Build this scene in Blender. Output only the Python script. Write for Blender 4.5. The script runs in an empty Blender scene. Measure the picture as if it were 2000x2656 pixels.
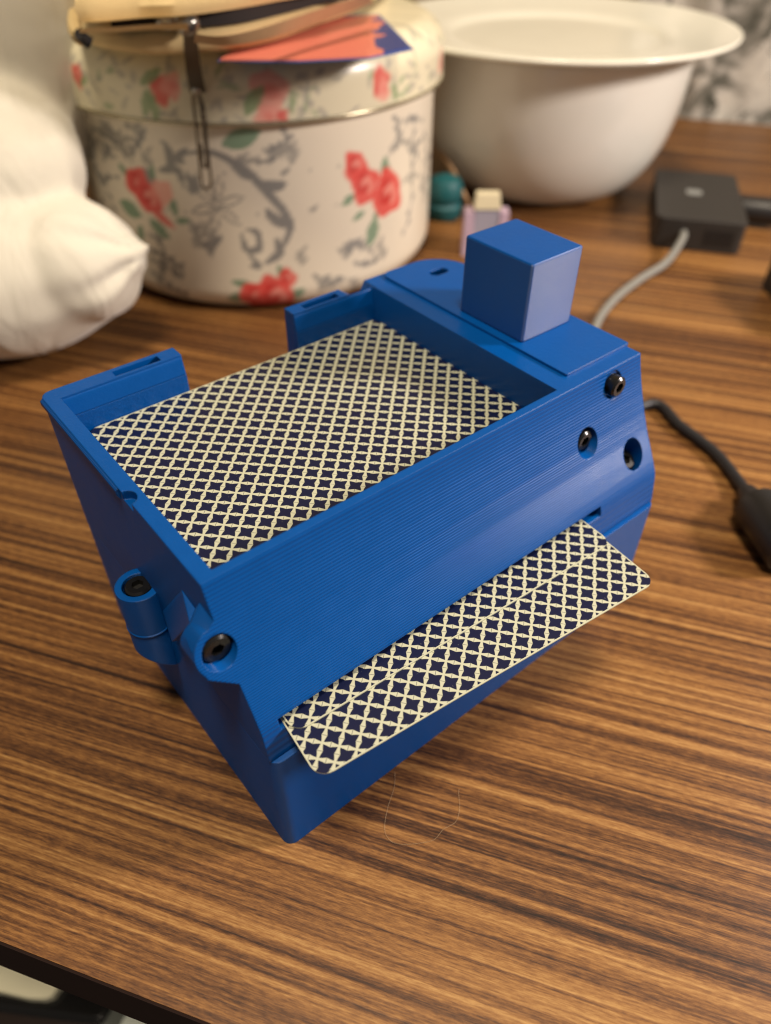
import bpy, bmesh, math, random
import numpy as np
from mathutils import Vector, Matrix, Euler

random.seed(7); rng = np.random.default_rng(7)
sc = bpy.context.scene
COL = sc.collection
K = 0.000957                      # one model unit in metres

# ------------------------------------------------------------------ camera
f_px, cx_px, cy_px = 1920.0, 1000.0, 1328.0
pitch, yaw, roll = math.radians(42.4), math.radians(50.4), math.radians(0.45)
_F = np.array([0, math.cos(pitch), -math.sin(pitch)])
_U = np.array([0, math.sin(pitch), math.cos(pitch)])
_R = np.array([1.0, 0, 0])
_R, _U = _R*math.cos(roll)+_U*math.sin(roll), _U*math.cos(roll)-_R*math.sin(roll)
_B = np.array([[math.sin(yaw), math.cos(yaw), 0], [-math.cos(yaw), math.sin(yaw), 0], [0, 0, 1.0]])
FW, UP, RT = _B@_F, _B@_U, _B@_R
def ray(x, y):
    return FW + (x-cx_px)/f_px*RT - (y-cy_px)/f_px*UP
_d = ray(770, 2184)
CAM = -_d*(175.0/-_d[2])
S16 = 1.2005
FH = np.array([FW[0], FW[1], 0]); FH /= np.linalg.norm(FH); RH = np.array([FH[1], -FH[0], 0])
def onz(x, y, z=0.0):             # photograph pixel (1666 px wide copy) -> point on the level z
    d = ray(x*S16, y*S16); t = (z-CAM[2])/d[2]
    return CAM+t*d
cam = bpy.data.cameras.new('camera'); cam_o = bpy.data.objects.new('camera', cam); COL.objects.link(cam_o)
M = Matrix.Identity(4)
for i in range(3):
    M[i][0], M[i][1], M[i][2], M[i][3] = RT[i], UP[i], -FW[i], CAM[i]*K
cam_o.matrix_world = M
cam.sensor_fit = 'VERTICAL'; cam.sensor_height = 36.0; cam.sensor_width = 36.0
cam.lens = f_px/2656*36.0
cam.clip_start = 0.005; cam.clip_end = 20
cam.dof.use_dof = True
cam.dof.focus_distance = float((np.array([42, 2, 50])-CAM)@FW)*K
cam.dof.aperture_fstop = 9.5
sc.camera = cam_o
sc.cycles.filter_width = 1.1

# ------------------------------------------------------------------ light
w = bpy.data.worlds.new('World'); sc.world = w; w.use_nodes = True
bg = w.node_tree.nodes['Background']; bg.inputs[0].default_value = (1.0, 0.91, 0.85, 1); bg.inputs[1].default_value = 0.17
def area_light(name, loc, target, size, power, color):
    l = bpy.data.lights.new(name, 'AREA'); l.shape = 'DISK'; l.size = size; l.energy = power; l.color = color
    o = bpy.data.objects.new(name, l); COL.objects.link(o)
    o.location = loc
    o.rotation_euler = (Vector(target)-Vector(loc)).to_track_quat('-Z', 'Y').to_euler()
    return o
# a lamp to the right of the table and the ceiling lamp
az = math.radians(-36); el = math.radians(31); D = 0.60
area_light('desk_lamp_light', (0.05+D*math.cos(el)*math.cos(az), 0.04+D*math.cos(el)*math.sin(az), D*math.sin(el)), (0.05, 0.04, 0.05), 0.09, 4.4, (1.0, 0.87, 0.80))
area_light('ceiling_light', (-0.16, -0.24, 1.70), (0.12, 0.15, 0.0), 0.40, 30.0, (1.0, 0.84, 0.64))
vs = sc.view_settings
sc.display_settings.display_device = 'sRGB'
vs.view_transform = 'Standard'; vs.look = 'None'; vs.exposure = 0.0; vs.gamma = 1.0; vs.use_curve_mapping = False

# ------------------------------------------------------------------ helpers
def lin(r, g, b):
    def c(v):
        v /= 255.0
        return v/12.92 if v <= 0.04045 else ((v+0.055)/1.055)**2.4
    return (c(r), c(g), c(b))

class NT:
    def __init__(s, name):
        s.m = bpy.data.materials.new(name); s.m.use_nodes = True
        s.t = s.m.node_tree; s.n = s.t.nodes; s.l = s.t.links
        s.b = s.n['Principled BSDF']
    def add(s, typ, **kw):
        n = s.n.new(typ)
        for k, v in kw.items(): setattr(n, k, v)
        return n
    def put(s, sock, v):
        if isinstance(v, bpy.types.NodeSocket): s.l.new(v, sock)
        else: sock.default_value = v
    def math(s, op, a, b=0.0, c=None, clamp=False):
        n = s.add('ShaderNodeMath', operation=op, use_clamp=clamp)
        s.put(n.inputs[0], a); s.put(n.inputs[1], b)
        if c is not None: s.put(n.inputs[2], c)
        return n.outputs[0]
    def coord(s, scale=(1, 1, 1), rot=(0, 0, 0), loc=(0, 0, 0), out='Object'):
        t = s.add('ShaderNodeTexCoord'); mp = s.add('ShaderNodeMapping')
        mp.inputs['Scale'].default_value = scale; mp.inputs['Rotation'].default_value = rot; mp.inputs['Location'].default_value = loc
        s.l.new(t.outputs[out], mp.inputs[0]); return mp.outputs[0]
    def noise(s, vec, scale, detail=4, rough=0.5, dist=0.0):
        n = s.add('ShaderNodeTexNoise'); s.l.new(vec, n.inputs['Vector'])
        n.inputs['Scale'].default_value = scale; n.inputs['Detail'].default_value = detail
        n.inputs['Roughness'].default_value = rough; n.inputs['Distortion'].default_value = dist
        return n.outputs['Fac']
    def ramp(s, fac, stops, interp='LINEAR'):
        n = s.add('ShaderNodeValToRGB'); n.color_ramp.interpolation = interp
        e = n.color_ramp.elements
        while len(e) < len(stops): e.new(0.5)
        for i, (p, c) in enumerate(stops):
            e[i].position = p; e[i].color = (*c, 1) if len(c) == 3 else c
        s.l.new(fac, n.inputs[0]); return n.outputs[0]
    def mix(s, fac, a, b, mode='MIX'):
        n = s.add('ShaderNodeMix', data_type='RGBA', blend_type=mode)
        s.put(n.inputs[0], fac)
        for sock, v in ((n.inputs[6], a), (n.inputs[7], b)):
            if isinstance(v, bpy.types.NodeSocket): s.l.new(v, sock)
            else: sock.default_value = (*v, 1)
        return n.outputs[2]
    def bump(s, h, strength, dist, normal=None):
        n = s.add('ShaderNodeBump'); n.inputs['Strength'].default_value = strength; n.inputs['Distance'].default_value = dist
        s.l.new(h, n.inputs['Height'])
        if normal is not None: s.l.new(normal, n.inputs['Normal'])
        return n.outputs[0]
    def bevel(s, r):
        n = s.add('ShaderNodeBevel', samples=4); n.inputs[0].default_value = r; return n.outputs[0]
    def done(s, color=None, rough=None, normal=None, **kw):
        b = s.b
        if color is not None:
            if isinstance(color, bpy.types.NodeSocket): s.l.new(color, b.inputs['Base Color'])
            else: b.inputs['Base Color'].default_value = (*color, 1)
        if rough is not None: s.put(b.inputs['Roughness'], rough)
        if normal is not None: s.l.new(normal, b.inputs['Normal'])
        for k, v in kw.items(): s.put(b.inputs[k], v)
        return s.m

def simple(name, color, rough=0.5, bump=None, vary=0.06, **kw):
    t = NT(name); v = t.coord()
    n = t.noise(v, 60, 3)
    c = t.mix(n, tuple(x*(1-vary*2) for x in color), tuple(min(1, x*(1+vary*2)) for x in color))
    nm = None
    if bump: nm = t.bump(t.noise(v, bump[0], 4), bump[1], bump[2])
    return t.done(c, rough, nm, **kw)

def link(o, parent=None):
    COL.objects.link(o)
    if parent: o.parent = parent
    return o
def smooth(me, ang=35):
    me.polygons.foreach_set('use_smooth', [True]*len(me.polygons))
    me.set_sharp_from_angle(angle=math.radians(ang)); me.update()
def mesh_obj(name, V, F, mat, parent=None, origin=None, sm=35, mats=None, idx=None):
    """V in model units, world; origin (model units) becomes the object's own origin."""
    base = Vector(parent['o']) if parent is not None and 'o' in parent else Vector((0, 0, 0))
    org = Vector(origin) if origin is not None else base
    me = bpy.data.meshes.new(name)
    me.from_pydata([((Vector(v)-org)*K)[:] for v in V], [], F)
    me.update()
    bm = bmesh.new(); bm.from_mesh(me); bmesh.ops.recalc_face_normals(bm, faces=bm.faces); bm.to_mesh(me); bm.free()
    for m_ in (mats or [mat]): me.materials.append(m_)
    if sm: smooth(me, sm)
    o = bpy.data.objects.new(name, me); link(o, parent)
    o.location = (org-base)*K
    o['o'] = list(org)
    return o
def thing(name, at, label, cat, group=None):
    o = bpy.data.objects.new(name, None); COL.objects.link(o); o.empty_display_size = 0.01
    o.location = Vector(at)*K; o['o'] = list(at)
    return tag(o, label, cat, group)
def tag(o, label, cat, group=None):
    o['label'] = label; o['category'] = cat
    if group: o['group'] = group
    return o
def struct(o): o['kind'] = 'structure'; return o

def box_vf(x0, x1, y0, y1, z0, z1):
    V = [(x0,y0,z0),(x1,y0,z0),(x1,y1,z0),(x0,y1,z0),(x0,y0,z1),(x1,y0,z1),(x1,y1,z1),(x0,y1,z1)]
    return V, [(0,3,2,1),(4,5,6,7),(0,1,5,4),(1,2,6,5),(2,3,7,6),(3,0,4,7)]
def prism_vf(poly, axis, a, b):
    """poly: 2-D points; axis 'x','y','z' is the extrusion axis between a and b"""
    n = len(poly)
    def p(u, v, t): return {'x': (t, u, v), 'y': (u, t, v), 'z': (u, v, t)}[axis]
    V = [p(u, v, a) for u, v in poly]+[p(u, v, b) for u, v in poly]
    F = [tuple(range(n))[::-1], tuple(range(n, 2*n))]
    F += [(i, (i+1) % n, n+(i+1) % n, n+i) for i in range(n)]
    return V, F
def rrect(x0, x1, y0, y1, r, seg=6):
    """r: one radius or four (x0y0, x1y0, x1y1, x0y1)"""
    if not isinstance(r, (tuple, list)): r = (r,)*4
    P = []
    for (cx, cy, a0), rr in zip(((x0, y0, 180), (x1, y0, 270), (x1, y1, 0), (x0, y1, 90)), r):
        sx = 1 if cx == x0 else -1; sy = 1 if cy == y0 else -1
        for i in range(seg+1):
            a = math.radians(a0+90*i/seg)
            P.append((cx+sx*rr+rr*math.cos(a), cy+sy*rr+rr*math.sin(a)))
    return P
def circle(cx, cy, r, n=32, a0=0): return [(cx+r*math.cos(2*math.pi*i/n+a0), cy+r*math.sin(2*math.pi*i/n+a0)) for i in range(n)]
def lathe_vf(prof, cx, cy, n=64, close=False):
    V, F = [], []
    m = len(prof)
    for i in range(n):
        a = 2*math.pi*i/n
        for r, z in prof: V.append((cx+r*math.cos(a), cy+r*math.sin(a), z))
    for i in range(n):
        for j in range(m-1 if not close else m):
            a, b = i*m+j, i*m+(j+1) % m; c, d = ((i+1) % n)*m+(j+1) % m, ((i+1) % n)*m+j
            F.append((a, d, c, b))
    if not close:
        if prof[0][0] > 1e-6: F.append(tuple(i*m for i in range(n)))
        if prof[-1][0] > 1e-6: F.append(tuple(i*m+m-1 for i in range(n))[::-1])
    return V, F
def catmull(P, k=8):
    P = [np.array(p, float) for p in P]; Q = [2*P[0]-P[1]]+P+[2*P[-1]-P[-2]]; out = []
    for i in range(1, len(Q)-2):
        for j in range(k):
            t = j/k; a, b, c, d = Q[i-1], Q[i], Q[i+1], Q[i+2]
            out.append(0.5*((2*b)+(c-a)*t+(2*a-5*b+4*c-d)*t*t+(-a+3*b-3*c+d)*t**3))
    out.append(P[-1]); return out
def tube_vf(path, r, n=12, cap=True):
    path = [np.array(p, float) for p in path]; V, F = [], []
    up = np.array([0, 0, 1.0]); 
    for i, p in enumerate(path):
        t = path[min(i+1, len(path)-1)]-path[max(i-1, 0)]; t /= np.linalg.norm(t)+1e-12
        s = np.cross(t, up)
        if np.linalg.norm(s) < 1e-3: s = np.cross(t, [1, 0, 0.0])
        s /= np.linalg.norm(s); q = np.cross(s, t)
        rr = r[i] if isinstance(r, (list, tuple, np.ndarray)) else r
        for k in range(n):
            a = 2*math.pi*k/n; V.append(tuple(p+rr*(math.cos(a)*s+math.sin(a)*q)))
    for i in range(len(path)-1):
        for k in range(n):
            F.append((i*n+k, i*n+(k+1) % n, (i+1)*n+(k+1) % n, (i+1)*n+k))
    if cap: F += [tuple(range(n))[::-1], tuple(range((len(path)-1)*n, len(path)*n))]
    return V, F
def merge(*vfs):
    V, F = [], []
    for v, f in vfs:
        o = len(V); V += list(v); F += [tuple(i+o for i in q) for q in f]
    return V, F
def temp(V, F):
    me = bpy.data.meshes.new('cutter'); me.from_pydata([(v[0]*K, v[1]*K, v[2]*K) for v in V], [], F); me.update()
    bm = bmesh.new(); bm.from_mesh(me); bmesh.ops.recalc_face_normals(bm, faces=bm.faces); bm.to_mesh(me); bm.free()
    o = bpy.data.objects.new('cutter', me); COL.objects.link(o); return o
def booleans(start, ops):
    """start VF, ops [(op, VF)] -> mesh vertices (model units) and faces"""
    o = temp(*start); cut = []
    for op, vf in ops:
        c = temp(*vf); cut.append(c)
        m = o.modifiers.new('b', 'BOOLEAN'); m.operation = op; m.object = c; m.solver = 'EXACT'
    bpy.context.view_layer.update()
    dg = bpy.context.evaluated_depsgraph_get()
    me = bpy.data.meshes.new_from_object(o.evaluated_get(dg))
    V = [(v.co.x/K, v.co.y/K, v.co.z/K) for v in me.vertices]; F = [tuple(p.vertices) for p in me.polygons]
    for c in cut+[o]:
        md = c.data; bpy.data.objects.remove(c); bpy.data.meshes.remove(md)
    bpy.data.meshes.remove(me)
    return V, F

# ------------------------------------------------------------------ materials
GRAIN = math.radians(-56.6)
def wood_mat():
    t = NT('wood_laminate')
    v0 = t.coord(rot=(0, 0, -GRAIN))          # x runs along the grain
    def st(sx, sy, off=0):
        n = t.add('ShaderNodeMapping'); n.inputs['Scale'].default_value = (sx, sy, 1); n.inputs['Location'].default_value = (off, off*1.7, 0)
        t.l.new(v0, n.inputs[0]); return n.outputs[0]
    big = t.noise(st(0.9, 22), 1.0, 2, 0.5, 0.1)
    mid = t.noise(st(2.4, 300, 3.1), 1.0, 2, 0.5, 0.08)
    fine = t.noise(st(9, 900, 7.7), 1.0, 4, 0.62, 0.1)
    pore = t.noise(st(300, 2100, 1.3), 1.0, 3, 0.7)
    s = t.math('MULTIPLY', big, 0.36)
    s = t.math('MULTIPLY_ADD', mid, 0.80, s)
    s = t.math('MULTIPLY_ADD', fine, 0.85, s)
    s = t.math('MULTIPLY_ADD', pore, 0.55, s)
    s = t.math('SUBTRACT', s, 0.755)
    col = t.ramp(s, [(0.25, (0.013, 0.0055, 0.0032)), (0.385, (0.050, 0.0195, 0.0075)), (0.51, (0.125, 0.052, 0.0155)), (0.645, (0.235, 0.108, 0.030)), (0.84, (0.385, 0.215, 0.070))])
    rough = t.math('MULTIPLY_ADD', mid, 0.15, 0.36)
    nm = t.bump(fine, 0.10, 0.0003)
    return t.done(col, rough, nm, **{'Specular IOR Level': 0.35})
M_WOOD = wood_mat()
M_EDGE = simple('edge_band_dark', (0.020, 0.010, 0.008), 0.8, **{'Specular IOR Level': 0.15})

def plastic(name, layer=None, pitch_u=0.2, rough=0.36, base=(0.0, 0.064, 0.275), strength=0.5, grain=0.0, spec=0.24):
    t = NT(name)
    bv = t.bevel(0.55*K)
    v = t.coord()
    nz = t.noise(v, 220, 3)
    col = t.mix(nz, tuple(c*0.92 for c in base), tuple(c*1.06 for c in base))
    nm = bv
    if layer is not None:
        sp = t.add('ShaderNodeSeparateXYZ'); t.l.new(t.coord(), sp.inputs[0])
        h = t.math('SINE', t.math('MULTIPLY', sp.outputs[layer], 2*math.pi/(pitch_u*K)))
        # uneven lines
        mp = t.add('ShaderNodeMapping'); sc_ = [8, 8, 8]; sc_[layer] = 1/(pitch_u*K)
        mp.inputs['Scale'].default_value = sc_; t.l.new(t.coord(), mp.inputs[0])
        h2 = t.noise(mp.outputs[0], 0.5, 2)
        h = t.math('ADD', h, t.math('MULTIPLY', h2, 1.0))
        nm = t.bump(h, strength, 0.045*K, bv)
    if grain:
        nm = t.bump(t.noise(v, 900, 4, 0.7), grain, 0.0002, nm)
    r = t.math('MULTIPLY_ADD', nz, 0.10, rough-0.05)
    if layer == 2:
        tg = t.add('ShaderNodeTangent', direction_type='RADIAL', axis='Z')
        t.l.new(tg.outputs[0], t.b.inputs['Tangent']); t.b.inputs['Anisotropic'].default_value = 0.9; t.b.inputs['Anisotropic Rotation'].default_value = 0.25
    return t.done(col, r, nm, **{'Specular IOR Level': spec})
M_BLUE_Y = plastic('blue_printed_plastic_cross_layers', 1, 0.27, 0.34, strength=0.75)
M_BLUE = plastic('blue_printed_plastic', 2, 0.21, 0.38, strength=0.7)
M_BLUE_SHEEN = plastic('blue_printed_plastic_sheen', 2, 0.21, 0.40, strength=0.7, spec=0.85)
M_BLUE_TOP = plastic('blue_printed_plastic_top_skin', None, rough=0.34, grain=0.35)

M_ROUGHBLUE = plastic('blue_rough_print', None, rough=0.30, grain=1.0)
def card_mat():
    t = NT('card_back_print')
    sp = t.add('ShaderNodeSeparateXYZ'); t.l.new(t.coord(), sp.inputs[0])
    P = 4.90*K
    a = t.math('DIVIDE', t.math('ADD', sp.outputs[0], sp.outputs[1]), P)      # diagonal axes, crossings at integers
    b = t.math('DIVIDE', t.math('SUBTRACT', sp.outputs[0], sp.outputs[1]), P)
    def cell(x):   # -1..1 inside a cell
        return t.math('MULTIPLY_ADD', t.math('FRACT', t.math('ADD', x, 100.0)), 2.0, -1.0)
    u, v = cell(a), cell(b)
    au, av = t.math('ABSOLUTE', u), t.math('ABSOLUTE', v)
    def bar(x): # bar half width as a function of place along the bar
        return t.math('MULTIPLY_ADD', t.math('POWER', t.math('SUBTRACT', 1.0, x), 1.7), 0.215, 0.135)
    eu = t.math('SUBTRACT', t.math('SUBTRACT', 1.0, au), bar(av))
    ev = t.math('SUBTRACT', t.math('SUBTRACT', 1.0, av), bar(au))
    star = t.math('MINIMUM', eu, ev)
    dark = t.math('MULTIPLY_ADD', star, 14.0, 0.5, clamp=True)
    # hairlines across the middle of each bar
    l1 = t.math('MULTIPLY_ADD', t.math('SUBTRACT', 0.035, au), 30.0, 0.5, clamp=True)
    l2 = t.math('MULTIPLY_ADD', t.math('SUBTRACT', 0.035, av), 30.0, 0.5, clamp=True)
    ln = t.math('MULTIPLY', t.math('MAXIMUM', l1, l2), 0.8)
    ink = t.math('MAXIMUM', dark, ln)
    geo = t.add('ShaderNodeNewGeometry'); ns = t.add('ShaderNodeSeparateXYZ')
    tc = t.add('ShaderNodeTexCoord'); t.l.new(tc.outputs['Normal'], ns.inputs[0])
    up = t.math('GREATER_THAN', ns.outputs[2], 0.6)
    ink = t.math('MULTIPLY', ink, up)
    inx = t.math('LESS_THAN', t.math('ABSOLUTE', sp.outputs[0]), (46.0-0.30)*K)
    iny = t.math('LESS_THAN', t.math('ABSOLUTE', sp.outputs[1]), (92.0/18*13/2-0.30)*K)
    ink = t.math('MULTIPLY', ink, t.math('MULTIPLY', inx, iny))
    wear = t.noise(t.coord(), 1500, 3, 0.7)
    wearm = t.math('MULTIPLY_ADD', t.math('SUBTRACT', wear, 0.70), 8.0, 0.0, clamp=True)
    ink = t.math('MULTIPLY', ink, t.math('SUBTRACT', 1.0, t.math('MULTIPLY', wearm, 0.6)))
    col = t.mix(ink, (0.47, 0.48, 0.35), (0.004, 0.007, 0.034))
    return t.done(col, 0.32, t.bump(t.noise(t.coord(), 2500, 2), 0.06, 0.0001), **{'Specular IOR Level': 0.45})
M_CARD = card_mat()
M_SCREW = simple('black_oxide_steel', (0.006, 0.006, 0.006), 0.24)
M_SOCKET = simple('screw_socket_dark', (0.006, 0.006, 0.006), 0.5)
M_STEEL = simple('zipper_nickel', (0.35, 0.34, 0.31), 0.28, Metallic=1.0)
M_WHITE_FAB = None
M_BLACK = simple('black_plastic', (0.014, 0.013, 0.013), 0.45)
M_BLACK_CABLE = simple('black_cable_rubber', (0.010, 0.010, 0.012), 0.5)
M_GREY_CABLE = simple('grey_cable', (0.20, 0.20, 0.18), 0.5)
M_CERAMIC = simple('cream_ceramic', (0.72, 0.71, 0.63), 0.16, vary=0.02, **{'Specular IOR Level': 0.55})
M_PLATE = simple('white_ceramic', (0.78, 0.77, 0.66), 0.16, vary=0.02, **{'Specular IOR Level': 0.55})

# ------------------------------------------------------------------ setting
GU = np.array([math.cos(GRAIN), math.sin(GRAIN)])          # along the front edge
GN = np.array([-GU[1], GU[0]])                             # from the front edge towards the wall
e0 = onz(225, 2121)[:2]
front = float(e0@GN); back = float(onz(1600, 270)[:2]@GN)+6; along0 = float(e0@GU)
def tw(a, n, z): p = GU*a+GN*n; return (p[0], p[1], z)
def slab(a0, a1, n0, n1, z0, z1):
    V = [tw(a0, n0, z0), tw(a1, n0, z0), tw(a1, n1, z0), tw(a0, n1, z0), tw(a0, n0, z1), tw(a1, n0, z1), tw(a1, n1, z1), tw(a0, n1, z1)]
    return V, [(0,3,2,1),(4,5,6,7),(0,1,5,4),(1,2,6,5),(2,3,7,6),(3,0,4,7)]
A0, A1 = along0-760, along0+760
FLOOR_Z = -770.0
table = bpy.data.objects.new('table', None); COL.objects.link(table); struct(table); table['o'] = [0, 0, 0]
mesh_obj('table_top', *slab(A0, A1, front, back, -24, 0), M_WOOD, table)
mesh_obj('edge_band', *slab(A0, A1, front-0.5, front-0.02, -24.4, -0.5), M_EDGE, table)
for a in (A0+60, A1-60):
    for n in (front+60, back-60):
        mesh_obj('leg', *slab(a-22, a+22, n-22, n+22, FLOOR_Z, -24), M_EDGE, table)
t = NT('plain_wall'); M_WALL = t.done(t.mix(t.noise(t.coord(), 9, 4), (0.27, 0.20, 0.10), (0.33, 0.25, 0.13)), 0.8, t.bump(t.noise(t.coord(), 300, 3), 0.2, 0.0005))
struct(mesh_obj('wall', *slab(A0-2600, A1+2600, back+30, back+60, FLOOR_Z, 1800), M_WALL))
t = NT('floor_boards'); M_FLOOR = t.done(t.mix(t.noise(t.coord(scale=(2, 30, 1), rot=(0, 0, -GRAIN)), 2, 4), (0.03, 0.016, 0.011), (0.07, 0.035, 0.02)), 0.5)
struct(mesh_obj('floor', *slab(A0-2600, A1+2600, front-2600, back+60, FLOOR_Z-20, FLOOR_Z), M_FLOOR))

# ------------------------------------------------------------------ card dispenser
DV = thing('card_dispenser', (61, 47, 0), 'blue 3D-printed card dispenser with open top tray and front slot', 'card dispenser')
PROF = [(16.5,77.3),(16.15,76),(15.5,73.8),(14.4,70.6),(13,67),(10.9,62),(8.5,57),(6.2,52.9),(4.2,49.2),(3.1,47),(2.5,45.2),(2.15,43),(1.3,37.2)]
XL, XR, YB, ZT = -2.3, 124.6, 94.0, 77.3
side = PROF+[(YB, 37.2), (YB, ZT)]
plan = rrect(XL, XR, -2, YB, (0.3, 0.6, 12, 2.6), 8)
solid = prism_vf(side, 'x', -12, 130)
bossL = prism_vf([(-3.4+4.9*math.cos(a), 63.8+4.9*math.sin(a)) for a in np.linspace(0, 2*math.pi, 28, endpoint=False)], 'y', 2, 17.6)
planp = prism_vf(plan, 'z', 30, 80)
def hull_vf(P):
    bm = bmesh.new()
    for p in P: bm.verts.new(p)
    bmesh.ops.convex_hull(bm, input=bm.verts)
    bmesh.ops.delete(bm, geom=[v for v in bm.verts if not v.link_faces], context='VERTS')
    bm.verts.index_update(); V = [tuple(v.co) for v in bm.verts]; F = [tuple(v.index for v in f.verts) for f in bm.faces]
    bm.free(); return V, F
gusset = hull_vf([(-1.5, 19.5, 71), (-1.5, 36.5, 46.5), (-1.5, 31, 39.5), (-1.5, 8, 56), (-7.9, 13.4, 66.0), (-8.2, 11.6, 63.4), (-7.4, 9.5, 60.8), (-7.3, 16.5, 66.8), (-1.5, 12, 70)])
body_clip = booleans(planp, [('UNION', bossL), ('UNION', gusset)])
# screw places: centre on the panel, axis
def prof_y(z): return float(np.interp(z, [p[1] for p in PROF][::-1], [p[0] for p in PROF][::-1]))
def cyl_y(x, z, r, y0, y1, n=28): return prism_vf(circle(x, z, r, n), 'y', y0, y1)
def cyl_z(x, y, r, z0, z1, n=28): return prism_vf(circle(x, y, r, n), 'z', z0, z1)
def cyl_ax(c, ax, r, h, n=28):
    q = Vector((0, 0, 1)).rotation_difference(Vector(ax)).to_matrix()
    V, F = prism_vf(circle(0, 0, r, n), 'z', 0, h); return [tuple(q@Vector(v)+Vector(c)) for v in V], F
cav = box_vf(1.1, 94.6, 18.6, 89.4, 60.5, 90)
ops = [('INTERSECT', body_clip), ('DIFFERENCE', cav),
       ('DIFFERENCE', box_vf(32.4, 66.7, 84, 100, 62.0, 90)),                       # gap in the rear wall
       ('DIFFERENCE', box_vf(1.8, 101.2, -6, 72, 44.0, 46.9)),                      # dealing slot
       ('DIFFERENCE', box_vf(15.2, 27.2, 90.2, 92.8, 72.5, 90)),
       ('DIFFERENCE', box_vf(71.2, 83.2, 90.2, 92.8, 72.5, 90)),
       ('DIFFERENCE', prism_vf([(85, 77.6), (92.5, 72.6), (95.2, 77.6)], 'y', 88, 97)),
       ('DIFFERENCE', prism_vf(rrect(112.2, 118.6, 81.6, 85.2, 1.7), 'z', 60, 90)),
       ('DIFFERENCE', cyl_y(113.2, 73.0, 3.5, 5, 16.4)),
       ('DIFFERENCE', cyl_y(101.3, 62.6, 3.75, 0, 15.0)),
       ('DIFFERENCE', cyl_ax((117.2, 9.9, 48.6), (0, -0.5, 0.866), 3.8, 25)),
       ('DIFFERENCE', cyl_y(-3.4, 63.8, 3.45, 0, 17.0)),
       ('DIFFERENCE', cyl_z(-2.6, 46.5, 2.4, 75.2, 90)),
       ]
V, F = booleans(solid, ops)
shell = mesh_obj('upper_housing', V, F, M_BLUE_Y, DV, sm=30)
shell.data.materials.append(M_BLUE_TOP); shell.data.materials.append(M_BLUE)
for p in shell.data.polygons:
    if p.normal.z > 0.9: p.material_index = 1
    elif p.normal.x < -0.6 and p.center.x < -62*K: p.material_index = 2
# bead along the rear half of the left rim
bead = prism_vf([(XL+0.1, 77.28), (XL-0.7, 76.6), (XL-0.7, 75.6), (XL+0.1, 73.9)], 'y', 50.5, 92.0)
mesh_obj('rim_bead', *bead, M_BLUE, DV)
# rear wall liners: smooth upper slope, rough band beneath
for x0_, x1_ in ((1.15, 32.35), (66.75, 94.55)):
    mesh_obj('rear_liner', *prism_vf([(89.5, 77.2), (88.5, 72.0), (89.5, 72.0)], 'x', x0_, x1_), M_BLUE_TOP, DV)
    mesh_obj('rough_band', *prism_vf([(89.5, 71.99), (88.45, 71.99), (88.3, 61.0), (89.5, 61.0)], 'x', x0_, x1_), M_ROUGHBLUE, DV)
# lower box
basep = rrect(XL, XR, 0, YB, (2.6, 2.6, 12, 3), 7)
mesh_obj('base_box', *prism_vf(basep, 'z', 0, 37.0), M_BLUE, DV, sm=30)
# deck plate over the motor side
deck = rrect(100.8, 125.4, 20.9, 93.2, (0.5, 0.5, 12, 3), 8)
V, F = booleans(prism_vf(deck, 'z', 76.6, 78.0), [('DIFFERENCE', prism_vf(rrect(112.2, 118.6, 81.6, 85.2, 1.7), 'z', 70, 90))])
mesh_obj('deck_plate', V, F, M_BLUE_TOP, DV, sm=30)
def top_skin(o):
    o.data.materials.append(M_BLUE_TOP)
    for p in o.data.polygons:
        if abs(p.normal.z) > 0.9: p.material_index = 1
top_skin(mesh_obj('motor_cover', *prism_vf(rrect(103.3, 122.3, 38.2, 61.6, 0.8, 4), 'z', 77.9, 99.0), M_BLUE_SHEEN, DV, sm=30))
cov = [o for o in DV.children if o.name.startswith('motor_cover')][0]
bv_ = cov.modifiers.new('edge', 'BEVEL'); bv_.width = 0.55*K; bv_.segments = 3; bv_.limit_method = 'ANGLE'
# screw boss on the left wall, with a slanting foot
bx_, by_, br_ = -4.3, 50.6, 5.3
vf = booleans(cyl_z(bx_, by_, br_, 20.5, 49.5, 36), [
    ('DIFFERENCE', cyl_z(bx_-0.2, by_, 3.55, 46.6, 60)),
    ('DIFFERENCE', prism_vf([(-14, 33.5), (-2.2, 23), (-2.2, 10), (-14, 10)], 'y', 30, 70)),
    ('DIFFERENCE', box_vf(-1.5, 8, 40, 60, 10, 60))])
top_skin(mesh_obj('screw_boss', *vf, M_BLUE, DV, sm=30))
mesh_obj('boss_seam', *lathe_vf([(br_-0.05, 37.5), (br_+0.16, 37.2), (br_+0.16, 36.8), (br_-0.05, 36.5)], bx_, by_, 36, True), M_BLUE, DV)
# slanted rib between the two bosses
rib = ([(-2.25, 45.3, 43.8), (-2.25, 27.5, 66.8), (-2.25, 20.9, 65.4), (-2.25, 36.6, 44.2), (-4.6, 20.6, 64.4), (-4.6, 36.3, 43.2), (-2.25, 20.3, 63.6), (-2.25, 36.0, 42.4)],
       [(0, 1, 4, 5), (1, 2, 4), (0, 5, 3), (4, 6, 7, 5), (2, 6, 4), (3, 5, 7), (0, 3, 2, 1), (3, 7, 6, 2)])
mesh_obj('slanted_rib', *rib, M_BLUE_TOP, DV)

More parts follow.
